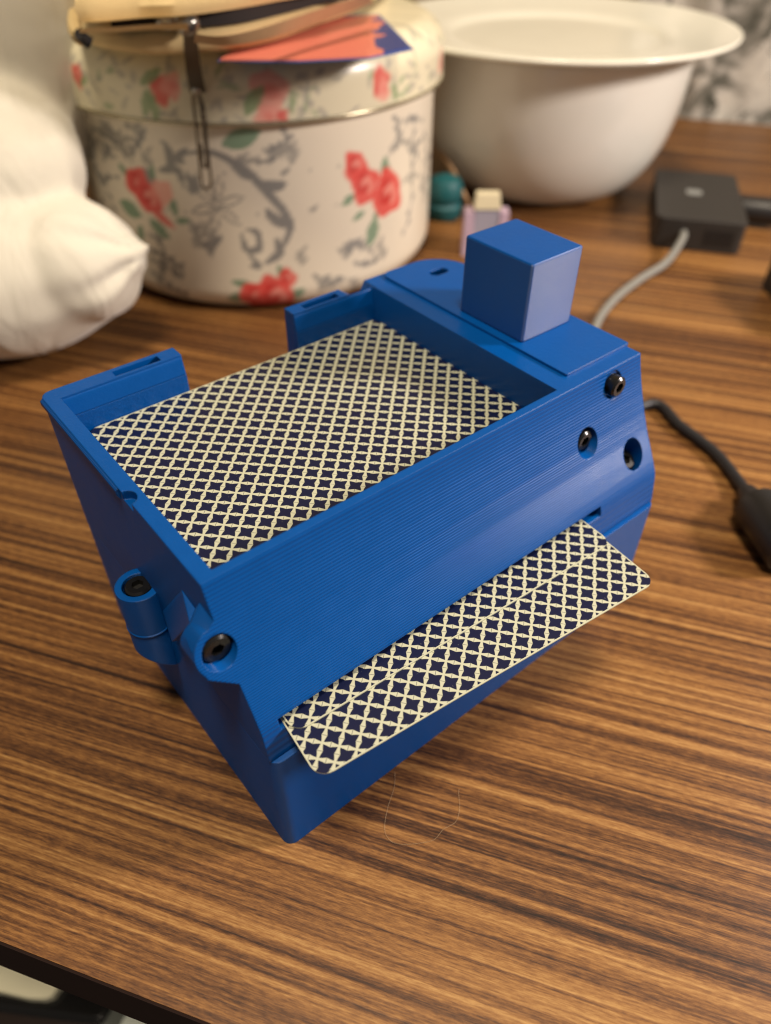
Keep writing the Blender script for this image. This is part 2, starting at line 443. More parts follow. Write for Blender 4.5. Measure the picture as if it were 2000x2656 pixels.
def screw_vf(r=2.75, h=3.0, hr=1.45, depth=1.5, n=24):
    """head along +z, bottom at 0"""
    V, F = [], []
    hexp = []
    for i in range(n):
        a = 2*math.pi*i/n
        s6 = (a % (math.pi/3))-math.pi/6
        hexp.append((hr*math.cos(math.pi/6)/math.cos(s6)*math.cos(a), hr*math.cos(math.pi/6)/math.cos(s6)*math.sin(a)))
    rings = [[(r*math.cos(2*math.pi*i/n), r*math.sin(2*math.pi*i/n), 0) for i in range(n)],
             [(r*math.cos(2*math.pi*i/n), r*math.sin(2*math.pi*i/n), h-0.5) for i in range(n)],
             [((r-0.5)*math.cos(2*math.pi*i/n), (r-0.5)*math.sin(2*math.pi*i/n), h) for i in range(n)],
             [(x, y, h) for x, y in hexp], [(x, y, h-depth) for x, y in hexp]]
    for R_ in rings: V += R_
    for k in range(4):
        for i in range(n): F.append((k*n+i, k*n+(i+1) % n, (k+1)*n+(i+1) % n, (k+1)*n+i))
    F += [tuple(range(n))[::-1]]
    return V, F, [(x, y, h-depth) for x, y in hexp]
def screw(base, axis, r=2.75):
    V, F, soc = screw_vf(r)
    q = Vector((0, 0, 1)).rotation_difference(Vector(axis)).to_matrix()
    W = [tuple(q@Vector(v)+Vector(base)) for v in V]
    o = mesh_obj('screw', W, F, M_SCREW, DV, origin=base, sm=25)
    n = len(soc)
    S = [tuple(q@Vector((v[0], v[1], v[2]+0.05))+Vector(base)) for v in soc]
    mesh_obj('hex_socket', S, [tuple(range(n))], M_SOCKET, o, sm=0)
screw((113.4, 16.3, 72.9), (0, -1, 0)); screw((101.3, 14.9, 62.6), (0, -1, 0))
screw((117.2, 9.85, 48.7), (0, -0.5, 0.866), 3.0); screw((-3.4, 15.4, 63.8), (0, -1, 0), 3.25); screw((bx_-0.2, by_, 46.7), (0, 0, 1), 3.1)

# ------------------------------------------------------------------ playing cards
CL, CW, CT = 92.0, 92.0/18*13, 0.30
_cv, _cf = prism_vf(rrect(-CL/2, CL/2, -CW/2, CW/2, 3.3, 6), 'z', 0, CT)
card_me = bpy.data.meshes.new('playing_card'); card_me.from_pydata([(Vector(v)*K)[:] for v in _cv], [], _cf); card_me.update()
card_me.materials.append(M_CARD)
def card(x, y, z, ang, label, group=None):
    o = bpy.data.objects.new('playing_card', card_me); COL.objects.link(o)
    o.location = (x*K, y*K, z*K); o.rotation_euler = (0, 0, math.radians(ang))
    return tag(o, label, 'playing card', group)
zc = 60.52
ncard = 22
for i in range(ncard):
    top = i == ncard-1
    card(49.9+(0 if top else random.uniform(-.25, .25)), 88.1-CW/2+(0 if top else random.uniform(-.3, .1)), zc+i*(CT+0.004), 0.0,
         'navy star patterned playing card on top of the pile in the blue tray' if top else 'playing card buried in the pile inside the blue tray',
         None if top else 'cards stacked in the tray')
def slot_card(FL, FR, z, label):
    d = np.array(FR)-np.array(FL); a = math.atan2(d[1], d[0]); u = np.array([math.cos(a), math.sin(a)]); n = np.array([-u[1], u[0]])
    c = (np.array(FL)+np.array(FR))/2+n*CW/2
    return card(c[0], c[1], z, math.degrees(a), label)
slot_card((0.8, -11.0), (93.4, -21.0), 44.08, 'playing card sticking furthest out of the front slot, lying askew')
slot_card((2.7, -0.4), (95.6, -6.1), 44.40, 'playing card just emerging from the front slot over another card')

# ------------------------------------------------------------------ floral tin
TC = np.array([186.5, 303.5]); TR = 93.0; ZS, ZTOP = 87.0, 112.5
def oncyl(x, y, R, c=TC):
    d = ray(x*S16, y*S16); o = CAM[:2]-c; dd = d[:2]
    A_ = dd@dd; B_ = o@dd; C_ = o@o-R*R; disc = B_*B_-A_*C_
    t = (-B_-math.sqrt(max(disc, 0)))/A_
    return CAM+t*d
def surf(zx, zy, R):              # zoomed-photo pixel -> (angle, z) on the tin
    P = oncyl(zx*0.575, zy*0.575, R)
    return math.atan2(P[1]-TC[1], P[0]-TC[0]), P[2]
PXU = 1.4487*f_px/430.0           # zoom pixels per unit at the tin
class Print:
    """flat print: a raster over angle x height, sampled at the mesh vertices"""
    def __init__(s, R, z0, z1, base):
        s.R = R; s.z0 = z0; s.z1 = z1; s.res = 4.0
        s.w = int(2*math.pi*R*s.res); s.h = int((z1-z0)*s.res)
        s.img = np.tile(np.array(base, float), (s.h, s.w, 1))
    def blob(s, ang, z, a, b, rot, col, alpha=1.0, soft=0.5, wob=0.0):
        x0, jj, ii, dx, dy = s.win(ang, z, max(a, b)*1.5+1)
        c, n = math.cos(rot), math.sin(rot)
        u, v = (dx*c+dy*n)/a, (-dx*n+dy*c)/b
        r = np.sqrt(u*u+v*v)
        if wob:
            th = np.arctan2(v, u); r = r*(1+wob*np.sin(3*th+x0)+wob*0.7*np.sin(5*th+z))
        m = (np.clip((1-r)*min(a, b)/soft+0.5, 0, 1)*alpha)[..., None]
        s.img[ii, jj] = s.img[ii, jj]*(1-m)+np.array(col)*m
    def win(s, ang, z, rad):
        x0 = (ang % (2*math.pi))*s.R; k = int(rad*s.res)+2
        j = np.arange(int(x0*s.res)-k, int(x0*s.res)+k+1); i0 = int((z-s.z0)*s.res)
        i = np.arange(max(0, i0-k), min(s.h, i0+k+1))
        jj, ii = np.meshgrid(j, i)
        return x0, jj % s.w, ii, (jj+.5)/s.res-x0, (ii+.5)/s.res+s.z0-z
    def leaf(s, ang, z, ln, wd, rot, col, alpha=1.0):
        x0, jj, ii, dx, dy = s.win(ang, z, max(ln, wd)+1)
        c, n = math.cos(rot), math.sin(rot); u, v = (dx*c+dy*n)/ln, (-dx*n+dy*c)
        hw = wd*np.clip(1-u*u, 0, 1)
        m = (np.clip((hw-np.abs(v))/0.5+0.3, 0, 1)*(np.abs(u) < 1)*alpha)[..., None]
        s.img[ii, jj] = s.img[ii, jj]*(1-m)+np.array(col)*m
    def stroke(s, pts, wd, col, alpha=1.0):
        P = catmull([(p[0], p[1]) for p in pts], 10); n = len(P)
        for i, p in enumerate(P):
            k = math.sin(math.pi*(0.12+0.8*i/n))
            s.blob(p[0], p[1], max(0.4, wd*k), max(0.4, wd*k), 0, col, alpha, 0.6)
    def sample(s, ang, z):
        i = np.clip(((z-s.z0)*s.res).astype(int), 0, s.h-1); j = ((ang % (2*math.pi))*s.R*s.res).astype(int) % s.w
        return s.img[i, j]
CREAM = (0.72, 0.655, 0.52); ROSE = (0.68, 0.085, 0.07); PINK = (0.78, 0.33, 0.26); LEAF = (0.16, 0.27, 0.17); GREY = (0.25, 0.245, 0.225); LGREY = (0.36, 0.34, 0.29)
def px(v): return v/PXU
def rose(pr, zx, zy, s_, R, dark=False):
    a, z = surf(zx, zy, R); q = px(s_)*1.15
    pr.blob(a, z, q, q*1.1, 0.3, ROSE, 0.95, 1.0, 0.10)
    for k in range(7):
        t_ = k*2.4; rr = q*0.15*k**0.75
        pr.blob(a+rr*math.cos(t_)/R, z+rr*math.sin(t_), q*0.38, q*0.22, t_+1.5, PINK if k % 2 else (0.50, 0.02, 0.02), 0.6, 0.8)
def leafs(pr, L, R):
    for zx, zy, ln, wd, rot in L:
        a, z = surf(zx, zy, R); pr.leaf(a, z, px(ln), px(wd), rot, LEAF, 0.9)
def strokes(pr, L, R, col=GREY):
    for wd, pts in L:
        pr.stroke([surf(x, y, R) for x, y in pts], px(wd), col, 0.9)
def sprig(pr, pts, R, col=GREY, n=9, sz=17):
    P = catmull([surf(x, y, R) for x, y in pts], 8); idx = np.linspace(0, len(P)-1, n).astype(int)
    for k, i in enumerate(idx):
        pr.leaf(P[i][0]+(1 if k % 2 else -1)*px(sz)*0.6/R, P[i][1], px(sz), px(sz)*0.45, (0.9 if k % 2 else 2.2)+random.uniform(-.3, .3), col, 0.85)
    pr.stroke([tuple(P[i]) for i in idx], 0.7, col, 0.7)
bp = Print(TR, 0, ZS+2, CREAM)
# scattered far-side and gap filling sprigs
for k in range(46):
    a = random.uniform(0.35, math.pi-0.3) if k < 30 else random.uniform(-math.pi, math.pi); z = random.uniform(8, 76)
    if a < -0.2 and a > -2.9: continue
    c = random.choice((GREY, LGREY)); 
    for j in range(6): bp.leaf(a+j*0.035, z+j*1.6*math.sin(k), 3.4, 1.4, random.uniform(0, 3), c, .8)
    if k % 5 == 0:
        bp.blob(a, z, 6, 5.5, 0, ROSE, .95, 1, .1); bp.leaf(a+.1, z-5, 5, 2, .6, LEAF); bp.leaf(a-.1, z-5, 5, 2, 2.4, LEAF)
R_ = TR
strokes(bp, [(13, ((690, 575), (790, 572), (880, 610), (945, 660), (1010, 730), (1070, 800), (1090, 860), (1060, 930), (1010, 985))),
             (14, ((610, 530), (640, 580), (640, 630), (600, 640))), (12, ((640, 625), (675, 650), (690, 700))),
             (12, ((905, 880), (930, 940), (975, 930), (965, 875), (930, 862))), (12, ((700, 560), (670, 590), (690, 610))),
             (16, ((960, 690), (1030, 700), (1070, 690))), (16, ((1000, 790), (1040, 830), (1095, 850))), (14, ((1040, 900), (1050, 950), (1000, 990))),
             (10, ((940, 960), (970, 1000), (940, 1000))), (10, ((860, 610), (920, 660), (960, 650)))], R_)
for k in range(6):
    a, z = surf(815, 772, R_); th = k*math.pi/3+0.3
    bp.leaf(a+px(45)*math.cos(th)/R_, z+px(45)*math.sin(th), px(42), px(15), th, GREY, .9); bp.leaf(a+px(45)*math.cos(th)/R_, z+px(45)*math.sin(th), px(34), px(9), th, CREAM, 1)
for pts in (((530, 480), (520, 530), (480, 585)), ((400, 470), (420, 520), (460, 545)), ((1080, 490), (1060, 560), (1000, 605), (920, 600)), ((730, 840), (750, 900), (800, 950)),
            ((820, 890), (790, 930)), ((1490, 440), (1500, 520), (1480, 560)), ((1560, 450), (1545, 560), (1550, 680), (1540, 800), (1520, 870)), ((1600, 500), (1605, 620), (1590, 700)),
            ((1200, 1040), (1230, 1075), (1290, 1045)), ((1290, 940), (1330, 910), (1370, 920)), ((1350, 990), (1390, 990), (1450, 950)), ((560, 940), (620, 960), (690, 1010)),
            ((590, 1030), (640, 1080), (700, 1110)), ((340, 560), (360, 640), (400, 690)), ((720, 660), (730, 720)), ((560, 640), (570, 690)), ((300, 470), (320, 540), (330, 620)), ((350, 690), (420, 740), (440, 790))):
    sprig(bp, pts, R_)
# loose leafy filler between the big motifs
for x0_, x1_, y0_, y1_, n_ in ((1490, 1630, 430, 860, 10), (380, 640, 460, 620, 7), (560, 860, 880, 1060, 7), (290, 430, 480, 760, 7), (1140, 1480, 900, 1060, 7), (960, 1180, 480, 600, 4)):
    for k in range(n_):
        zx, zy = random.uniform(x0_, x1_), random.uniform(y0_, y1_); th = random.uniform(0, 6.28)
        sprig(bp, ((zx, zy), (zx+28*math.cos(th), zy+28*math.sin(th)), (zx+55*math.cos(th+.5), zy+55*math.sin(th+.5))), R_, random.choice((GREY, LGREY)), 6, 15)
leafs(bp, [(490, 785, 48, 27, -.3), (598, 860, 45, 20, -.7), (655, 780, 30, 14, 1.6), (465, 640, 28, 12, -.8), (530, 875, 30, 14, 1.4), (685, 830, 26, 12, .2), (570, 650, 25, 11, 1.3),
           (1446, 632, 36, 20, 1.5), (1400, 872, 48, 26, 1.2), (1310, 752, 28, 14, .5), (1350, 810, 28, 11, .4), (1410, 815, 26, 10, 1.1),
           (905, 520, 60, 27, .3), (920, 1072, 45, 16, -.3), (895, 1120, 40, 18, .2), (1115, 1108, 34, 18, .5), (1060, 1030, 34, 12, 1.9)], R_)
rose(bp, 520, 695, 40, R_); rose(bp, 556, 740, 38, R_)
a, z = surf(610, 720, R_); bp.blob(a, z, px(36), px(34), 0, PINK, .8, 1.2, .1)
a, z = surf(605, 815, R_); bp.leaf(a, z, px(55), px(15), -.6, ROSE, .85)
rose(bp, 1335, 625, 34, R_); rose(bp, 1372, 695, 44, R_); rose(bp, 1458, 728, 56, R_)
rose(bp, 965, 1120, 44, R_); rose(bp, 1035, 1112, 50, R_); rose(bp, 1080, 1045, 24, R_); rose(bp, 1605, 905, 18, R_)
TIN = thing('floral_tin', (TC[0], TC[1], 0), 'round cream biscuit tin with red roses and grey scrollwork', 'tin')
def painted(name, prof, pr, parent, n=420, rough=0.3):
    """lathe with the print sampled into a colour attribute"""
    V, F = lathe_vf(prof, TC[0], TC[1], n)
    o = mesh_obj(name, V, F, None, parent, sm=40, mats=[bpy.data.materials.get('tin_print') or tin_print()])
    co = np.array([v.co[:] for v in o.data.vertices])/K
    ang = np.arctan2(co[:, 1], co[:, 0]); c = pr.sample(ang, co[:, 2])
    at = o.data.color_attributes.new('print', 'FLOAT_COLOR', 'POINT')
    at.data.foreach_set('color', np.c_[c, np.ones(len(c))].astype(np.float32).ravel())
    return o
def tin_print():
    t = NT('tin_print'); a = t.add('ShaderNodeVertexColor', layer_name='print')
    return t.done(a.outputs[0], 0.27, t.bump(t.noise(t.coord(), 25, 2), 0.05, 0.004), **{'Specular IOR Level': 0.4})
zz = [z for z in np.linspace(6, ZS-1.5, 110)]
prof = [(0, 0.3), (70, 0.3)]+[(TR-9+9*math.sin(t_)*0.92, 0.3+9-9*math.cos(t_)) for t_ in np.linspace(0, math.pi/2, 10)][:-1]
prof = [(0, 0.3), (72, 0.3)]+[(TR-12+12*math.sin(t_), 0.3+12-12*math.cos(t_)) for t_ in np.linspace(0.15, math.pi/2, 14)]+[(TR, z) for z in np.linspace(13, ZS, 100)]+[(0, ZS)]
painted('tin_body', prof, bp, TIN)
lp = Print(TR+4, ZS-2, ZTOP+2, (0.68, 0.63, 0.45))
for k in range(420):
    a = random.uniform(-math.pi, math.pi); z = random.uniform(ZS+1, ZTOP)
    lp.leaf(a, z, random.uniform(1.5, 4.2), random.uniform(.6, 1.5), random.uniform(0, 3.1), random.choice((LGREY, LGREY, (.42, .40, .32), (.30, .38, .22))), .75)
for zx, zy, s_, c in ((305, 280, 24, ROSE), (612, 335, 30, ROSE), (650, 320, 26, PINK), (1010, 345, 46, PINK), (1420, 300, 30, ROSE), (1430, 340, 22, PINK), (1060, 435, 16, ROSE), (1000, 440, 28, PINK), (1640, 230, 30, PINK)):
    a, z = surf(zx, zy, TR+2); z = min(z, ZTOP-2); lp.blob(a, z, px(s_), px(s_)*1.2, 0, c, .85, 1.2, .12); lp.blob(a+.01, z+.5, px(s_)*.4, px(s_)*.5, 1, PINK if c == ROSE else ROSE, .35, 1.5)
for zx, zy, ln, wd, rot in ((560, 380, 40, 16, 1.2), (590, 405, 40, 14, 1.6), (950, 375, 46, 20, .9), (570, 285, 40, 14, .5), (330, 300, 26, 10, .6), (1470, 340, 30, 12, 1.9), (1095, 385, 26, 9, 1.4), (250, 330, 26, 10, .5)):
    a, z = surf(zx, zy, TR+2); lp.leaf(a, min(z, ZTOP-2), px(ln), px(wd), rot, (0.24, 0.34, 0.17), .85)
LR = TR+4.0
lidprof = [(LR-4.2, ZS-0.3), (LR, ZS)]+[(LR, z) for z in np.linspace(ZS+1, ZTOP-13, 16)]+[(LR-13+13*math.cos(t_), ZTOP-13+13*math.sin(t_)) for t_ in np.linspace(0.08, math.pi/2, 22)]+[(60, ZTOP+0.6), (0, ZTOP+0.8)]
painted('lid', [(0, ZS+0.2)]+lidprof, lp, TIN)
mesh_obj('lid_bead', *lathe_vf([(LR+0.75*math.cos(t_), ZS-0.1+0.85*math.sin(t_)) for t_ in np.linspace(0, 2*math.pi, 10, endpoint=False)], TC[0], TC[1], 128, True),
         simple('bead_metal', (0.42, 0.38, 0.26), 0.25, Metallic=0.7), TIN)

# ------------------------------------------------------------------ booklet, pouch and paper clip on the tin
def quad_plate(name, pts, z, th, mat, label, cat):
    P = [onz(x, y, z) for x, y in pts]
    V = [(p[0], p[1], z) for p in P]+[(p[0], p[1], z+th) for p in P]; n = len(P)
    F = [tuple(range(n))[::-1], tuple(range(n, 2*n))]+[(i, (i+1) % n, n+(i+1) % n, n+i) for i in range(n)]
    o = mesh_obj(name, V, F, mat, origin=(P[0][0], P[0][1], z), sm=0)
    return tag(o, label, cat) if label else o
t = NT('booklet_print'); v = t.coord(rot=(0, 0, math.radians(39)))
sp = t.add('ShaderNodeSeparateXYZ'); t.l.new(v, sp.inputs[0])
nb = t.noise(t.coord(), 55, 3, .6)
xx = t.math('ADD', sp.outputs[0], t.math('MULTIPLY', nb, 0.035))
col = t.ramp(t.math('MULTIPLY_ADD', xx, 8.0, 0.10), [(0.0, (.42, .03, .03)), (.14, (.62, .17, .12)), (.55, (.66, .20, .14)), (.58, (.03, .05, .20)), (.68, (.05, .09, .28)), (.70, (.45, .42, .42)), (.80, (.10, .25, .28)), (.9, (.14, .09, .08))], 'CONSTANT')
M_BOOK = t.done(col, 0.35)
M_BOOKBLUE = simple('booklet_blue_edge', (0.05, 0.09, 0.28), 0.4)
bz = ZTOP+1.0
BK = thing('booklet', tuple(onz(560, 128, bz)), 'thin red and blue printed booklet lying under the canvas pouch', 'booklet')
def plate_part(name, pts, z, th, mat, parent):
    P = [onz(x, y, z) for x, y in pts]; n = len(P)
    V = [(p[0], p[1], z) for p in P]+[(p[0], p[1], z+th) for p in P]
    return mesh_obj(name, V, [tuple(range(n))[::-1], tuple(range(n, 2*n))]+[(i, (i+1) % n, n+(i+1) % n, n+i) for i in range(n)], mat, parent, sm=0)
plate_part('back_cover', ((470, 134), (640, 136), (800, 128), (892, 108), (820, 34), (600, 40)), bz, 0.5, M_BOOKBLUE, BK)
plate_part('front_cover', ((476, 131), (645, 132), (795, 124), (886, 104), (815, 36), (600, 44)), bz+0.52, 0.5, M_BOOK, BK)

t = NT('canvas_cloth'); v = t.coord()
wv = t.add('ShaderNodeTexWave'); wv.inputs['Scale'].default_value = 900; t.l.new(v, wv.inputs['Vector'])
st = t.noise(v, 28, 4, .6)
col = t.mix(t.ramp(st, [(.35, (0, 0, 0)), (.75, (1, 1, 1))]), (0.66, 0.50, 0.24), (0.50, 0.36, 0.16))
M_CANVAS = t.done(col, 0.85, t.bump(t.math('ADD', t.noise(v, 60, 4), t.math('MULTIPLY', wv.outputs[0], .1)), 0.35, 0.003))
M_TAPE = simple('zipper_tape', (0.42, 0.29, 0.15), 0.8, bump=(400, .3, .0005))
M_DARKCLOTH = simple('dark_opening_and_stop', (0.012, 0.010, 0.009), 0.9)  # near-black: darkness inside the pouch opening, also the end stop
pz = ZTOP+2.0
PO = thing('canvas_pouch', tuple(onz(420, 120, pz)), 'beige canvas zip pouch, half open, slumped on top of the floral tin', 'pouch')
def cushion(name, rows, mat, parent, th=0.0, n=28):
    """loft through closed rings; rings are lists of world points"""
    rings = [catmull(r+[r[0]], 5)[:-1] for r in rows]; m = len(rings[0]); V, F = [], []
    for r in rings: V += [tuple(p) for p in r]
    for k in range(len(rings)-1):
        for i in range(m): F.append((k*m+i, k*m+(i+1) % m, (k+1)*m+(i+1) % m, (k+1)*m+i))
    F += [tuple(range(m))[::-1], tuple(range((len(rings)-1)*m, len(rings)*m))]
    return mesh_obj(name, V, F, mat, parent, sm=50)
def ring(pts, z0, grow=0.0, zr=None):
    P = [onz(x, y, z0 if zr is None else zr) for x, y in pts]; c = sum(P)/len(P)
    out = []
    for p in P:
        q = p+(p-c)/np.linalg.norm(p-c)*grow; out.append((q[0], q[1], z0))
    return out
def ring_at(pts):                  # (x, y, z): photo pixel on its own level
    return [tuple(onz(x, y, z)) for x, y, z in pts]
low = [(165, 96), (230, 118), (310, 128), (400, 125), (500, 118), (600, 98), (700, 62), (800, 18), (830, -40), (600, -60), (300, -40), (190, 20)]
body_rows = [ring(low, pz+0.2, -7, pz), ring(low, pz+1.5, -1.5, pz), ring(low, pz+4, 0.5, pz), ring(low, pz+7, 0.0, pz), ring(low, pz+9.6, -2.5, pz), ring(low, pz+10.6, -9, pz)]
cushion('lower_panel', body_rows, M_CANVAS, PO)
def strip(name, top, bot, mat, th=0.8):
    a = catmull(ring_at(top), 8); b = catmull(ring_at(bot), 8); n = len(a)
    V = [tuple(p) for p in a]+[tuple(p) for p in b]
    nrm = np.array([-FW[0], -FW[1], 0.3]); nrm /= np.linalg.norm(nrm)
    V += [tuple(np.array(p)-nrm*th) for p in V]
    F = [(i, i+1, n+i+1, n+i) for i in range(n-1)]+[(2*n+i, 3*n+i, 3*n+i+1, 2*n+i+1) for i in range(n-1)]
    F += [(i, 2*n+i, 2*n+i+1, i+1) for i in range(n-1)]+[(n+i, n+i+1, 3*n+i+1, 3*n+i) for i in range(n-1)]
    F += [(0, n, 3*n, 2*n), (n-1, 3*n-1, 4*n-1, 2*n-1)]
    return mesh_obj(name, V, F, mat, PO, sm=50)
up_ = [(170, 62), (210, 60), (300, 52), (390, 48), (500, 34), (600, 16), (720, -8), (800, -40), (700, -120), (400, -110), (200, -60)]
cushion('upper_panel', [ring(up_, pz+13.5, -9, pz+13), ring(up_, pz+14.5, -2, pz+13), ring(up_, pz+18, 0, pz+13), ring(up_, pz+24, -3, pz+13), ring(up_, pz+29, -12, pz+13)], M_CANVAS, PO)
mouth_ = [(230, 66), (330, 62), (430, 58), (520, 50), (600, 34), (700, 8), (780, -20), (700, -100), (400, -90), (250, -30)]
cushion('dark_opening_fill', [ring(mouth_, pz+9.5, -3, pz+10), ring(mouth_, pz+14.5, -3, pz+10)], M_DARKCLOTH, PO)  # near-black block stands in for the darkness inside the half-open pouch
zl = pz+10.6
strip('zipper_tape', [(420, 74, zl+3), (480, 78, zl+2.5), (560, 62, zl+2), (640, 36, zl+2), (720, 10, zl+3), (800, -14, zl+4)],
      [(420, 92, zl-1), (490, 97, zl-2), (570, 84, zl-3), (650, 60, zl-3), (730, 32, zl-2), (805, 6, zl-1)], M_TAPE)
strip('zipper_tape', [(170, 62, zl+3.5), (250, 58, zl+3.2), (330, 52, zl+3), (405, 50, zl+3)], [(172, 70, zl+1), (250, 68, zl+0.8), (330, 63, zl+.6), (405, 64, zl+.5)], M_CANVAS)
# little loop and end stop at the left corner
mesh_obj('loop_tab', *tube_vf(catmull([onz(163, 32, pz+13), onz(160, 52, pz+11), onz(166, 74, pz+9), onz(176, 84, pz+7)], 6), [2.4]*19, 8), M_CANVAS, PO)
mesh_obj('end_stop', *tube_vf(catmull([onz(172, 72, pz+10), onz(182, 84, pz+8), onz(196, 94, pz+6.5)], 6), [2.0]*13, 8), M_DARKCLOTH, PO)
# slider and pull
def ond(x, y, d):
    r = ray(x*S16, y*S16); return CAM+r*(d/float(r@FH))
d0 = float((np.array(onz(400, 125, pz))-CAM)@FH)-5.5
def ball(c, rx, ry, rz, n=16, m=10):
    V, F = [], []
    for j in range(m+1):
        ph = math.pi*j/m-math.pi/2
        for i in range(n):
            a = 2*math.pi*i/n; V.append((c[0]+rx*math.cos(ph)*math.cos(a), c[1]+ry*math.cos(ph)*math.sin(a), c[2]+rz*math.sin(ph)))
    for j in range(m):
        for i in range(n): F.append((j*n+i, j*n+(i+1) % n, (j+1)*n+(i+1) % n, (j+1)*n+i))
    return V, F
def onc(x, y, extra): return oncyl(x, y, LR+extra)
sld = mesh_obj('zipper_slider', *merge(tube_vf(catmull([ond(350, 36, d0), ond(368, 28, d0), ond(384, 44, d0), ond(396, 62, d0), ond(412, 60, d0), ond(418, 44, d0), ond(402, 36, d0)], 6), 2.1, 10),
                                     ball(ond(362, 42, d0+2), 4.5, 4, 3.5), ball(ond(406, 50, d0+1), 4.5, 3.5, 3.5)), M_STEEL, PO)
pull_top = ond(410, 62, d0-1); pb = onc(428, 200, 2.4)
tt = np.array(pb)-np.array(pull_top)
pull_path = [np.array(pull_top)+tt*k+np.array([-FW[0], -FW[1], 0])*3.0*math.sin(math.pi*k) for k in np.linspace(0, 1, 14)]
def ribbon(path, wd, th):
    V, F = [], []; side_ = np.array([RT[0], RT[1], 0.0]); side_ /= np.linalg.norm(side_); fr = np.array([-FW[0], -FW[1], .35]); fr /= np.linalg.norm(fr)
    for i, p in enumerate(path):
        ww = wd[i] if isinstance(wd, (list, np.ndarray)) else wd
        for su, sv in ((-1, -1), (1, -1), (1, 1), (-1, 1)): V.append(tuple(p+side_*su*ww/2+fr*sv*th/2))
    for i in range(len(path)-1):
        for k in range(4): F.append((i*4+k, i*4+(k+1) % 4, (i+1)*4+(k+1) % 4, (i+1)*4+k))
    F += [(0, 3, 2, 1), tuple(len(V)-4+k for k in range(4))]
    return V, F
mesh_obj('pull_tab', *ribbon(pull_path, list(np.linspace(4.6, 6.4, 14)), 1.3), simple('gunmetal_pull', (0.13, 0.125, 0.11), 0.3, Metallic=0.9), sld)
mesh_obj('pull_rivet', *ball(onc(424, 192, 3.4), 2.0, 2.0, 2.0), M_STEEL, sld)
clip_px = [(430, 205), (441, 240), (446, 300), (452, 355), (456, 395), (446, 408), (436, 396), (430, 340), (424, 280), (417, 215), (421, 200), (430, 212), (437, 260), (443, 310), (447, 350), (444, 362), (438, 352), (433, 310)]
cp = catmull([onc(x, y, 2.2 if i < 10 else 3.0) for i, (x, y) in enumerate(clip_px)], 6)
pc = mesh_obj('paper_clip', *tube_vf(cp, 0.62, 8), simple('dark_steel_wire', (0.16, 0.13, 0.10), 0.3, Metallic=1.0), origin=cp[0])
tag(pc, 'bent wire paper clip hanging from the pouch zipper pull', 'paper clip')

# ------------------------------------------------------------------ bowl and plate
BC = (385.0, 272.0)
bowl_prof = [(0, 0.2), (36, 0.2), (45, 0.5), (53, 3.2), (61, 8.5), (69, 18), (75.5, 31), (79.5, 46), (81.5, 62), (82.4, 78), (82.5, 84), (81.6, 85), (79.6, 84), (78.6, 74), (74, 50), (64, 28), (50, 14), (30, 8), (0, 7)]
bp2 = [tuple(p) for p in catmull(bowl_prof, 3)]
bowl = mesh_obj('bowl', *lathe_vf([(max(0, r), z) for r, z in bp2], *BC, n=96), M_CERAMIC, origin=(BC[0], BC[1], 0), sm=60)
tag(bowl, 'deep cream ceramic bowl with a plate on top', 'bowl')
PC = (384.0, 274.0)
pp = [(0, 79.5), (56, 79.5), (60, 80.2), (66, 84.6), (84, 86.6), (100, 88.6), (106.2, 90.2), (107.4, 91.4), (106.8, 92.6), (104, 92.2), (88, 89.7), (72, 87.8), (65, 86.3), (56, 85.2), (0, 84.9)]
pp = [(max(0, r), z) for r, z in [tuple(p) for p in catmull(pp, 3)]]
plate = mesh_obj('plate', *lathe_vf(pp, *PC, n=128), M_PLATE, origin=(PC[0], PC[1], 79.5), sm=60)
tag(plate, 'wide white dinner plate lying on the cream bowl', 'plate')

# ------------------------------------------------------------------ white stuffed cushion
def blob_union(parts, voxel):
    V, F = merge(*parts); o = temp(V, F)
    m = o.modifiers.new('r', 'REMESH'); m.mode = 'VOXEL'; m.voxel_size = voxel*K
    m2 = o.modifiers.new('s', 'SMOOTH'); m2.iterations = 14; m2.factor = 0.5
    bpy.context.view_layer.update()
    me = bpy.data.meshes.new_from_object(o.evaluated_get(bpy.context.evaluated_depsgraph_get()))
    V = [(v.co.x/K, v.co.y/K, v.co.z/K) for v in me.vertices]; F = [tuple(p.vertices) for p in me.polygons]
    md = o.data; bpy.data.objects.remove(o); bpy.data.meshes.remove(md); bpy.data.meshes.remove(me)
    return V, F
def cw(r, d, z): p = CAM[:2]+RH[:2]*r+FH[:2]*d; return np.array([p[0], p[1], z])
def ell(c, a, b, h, tilt=0.0, roll_=0.0, n=28, m=18):
    """ellipsoid with half axes a (right), b (forward), h (up); tilt leans it to the right"""
    V, F = ball((0, 0, 0), a, b, h, n, m); out = []
    for x, y, z in V:
        x, z = x*math.cos(tilt)+z*math.sin(tilt), -x*math.sin(tilt)+z*math.cos(tilt)
        p = np.array(c)+RH*x+FH*y+np.array([0, 0, z]); out.append(tuple(p))
    return out, F
t = NT('white_stuffed_cloth'); v = t.coord()
M_WHITE_FAB = t.done(t.mix(t.noise(v, 14, 3), (0.60, 0.57, 0.47), (0.66, 0.63, 0.53)), 0.9,
                     t.bump(t.math('ADD', t.noise(t.coord(scale=(1, 1, .35)), 40, 3, .5, .8), t.math('MULTIPLY', t.noise(v, 2500, 2), .02)), 0.28, 0.012), **{'Sheen Weight': 0.25})
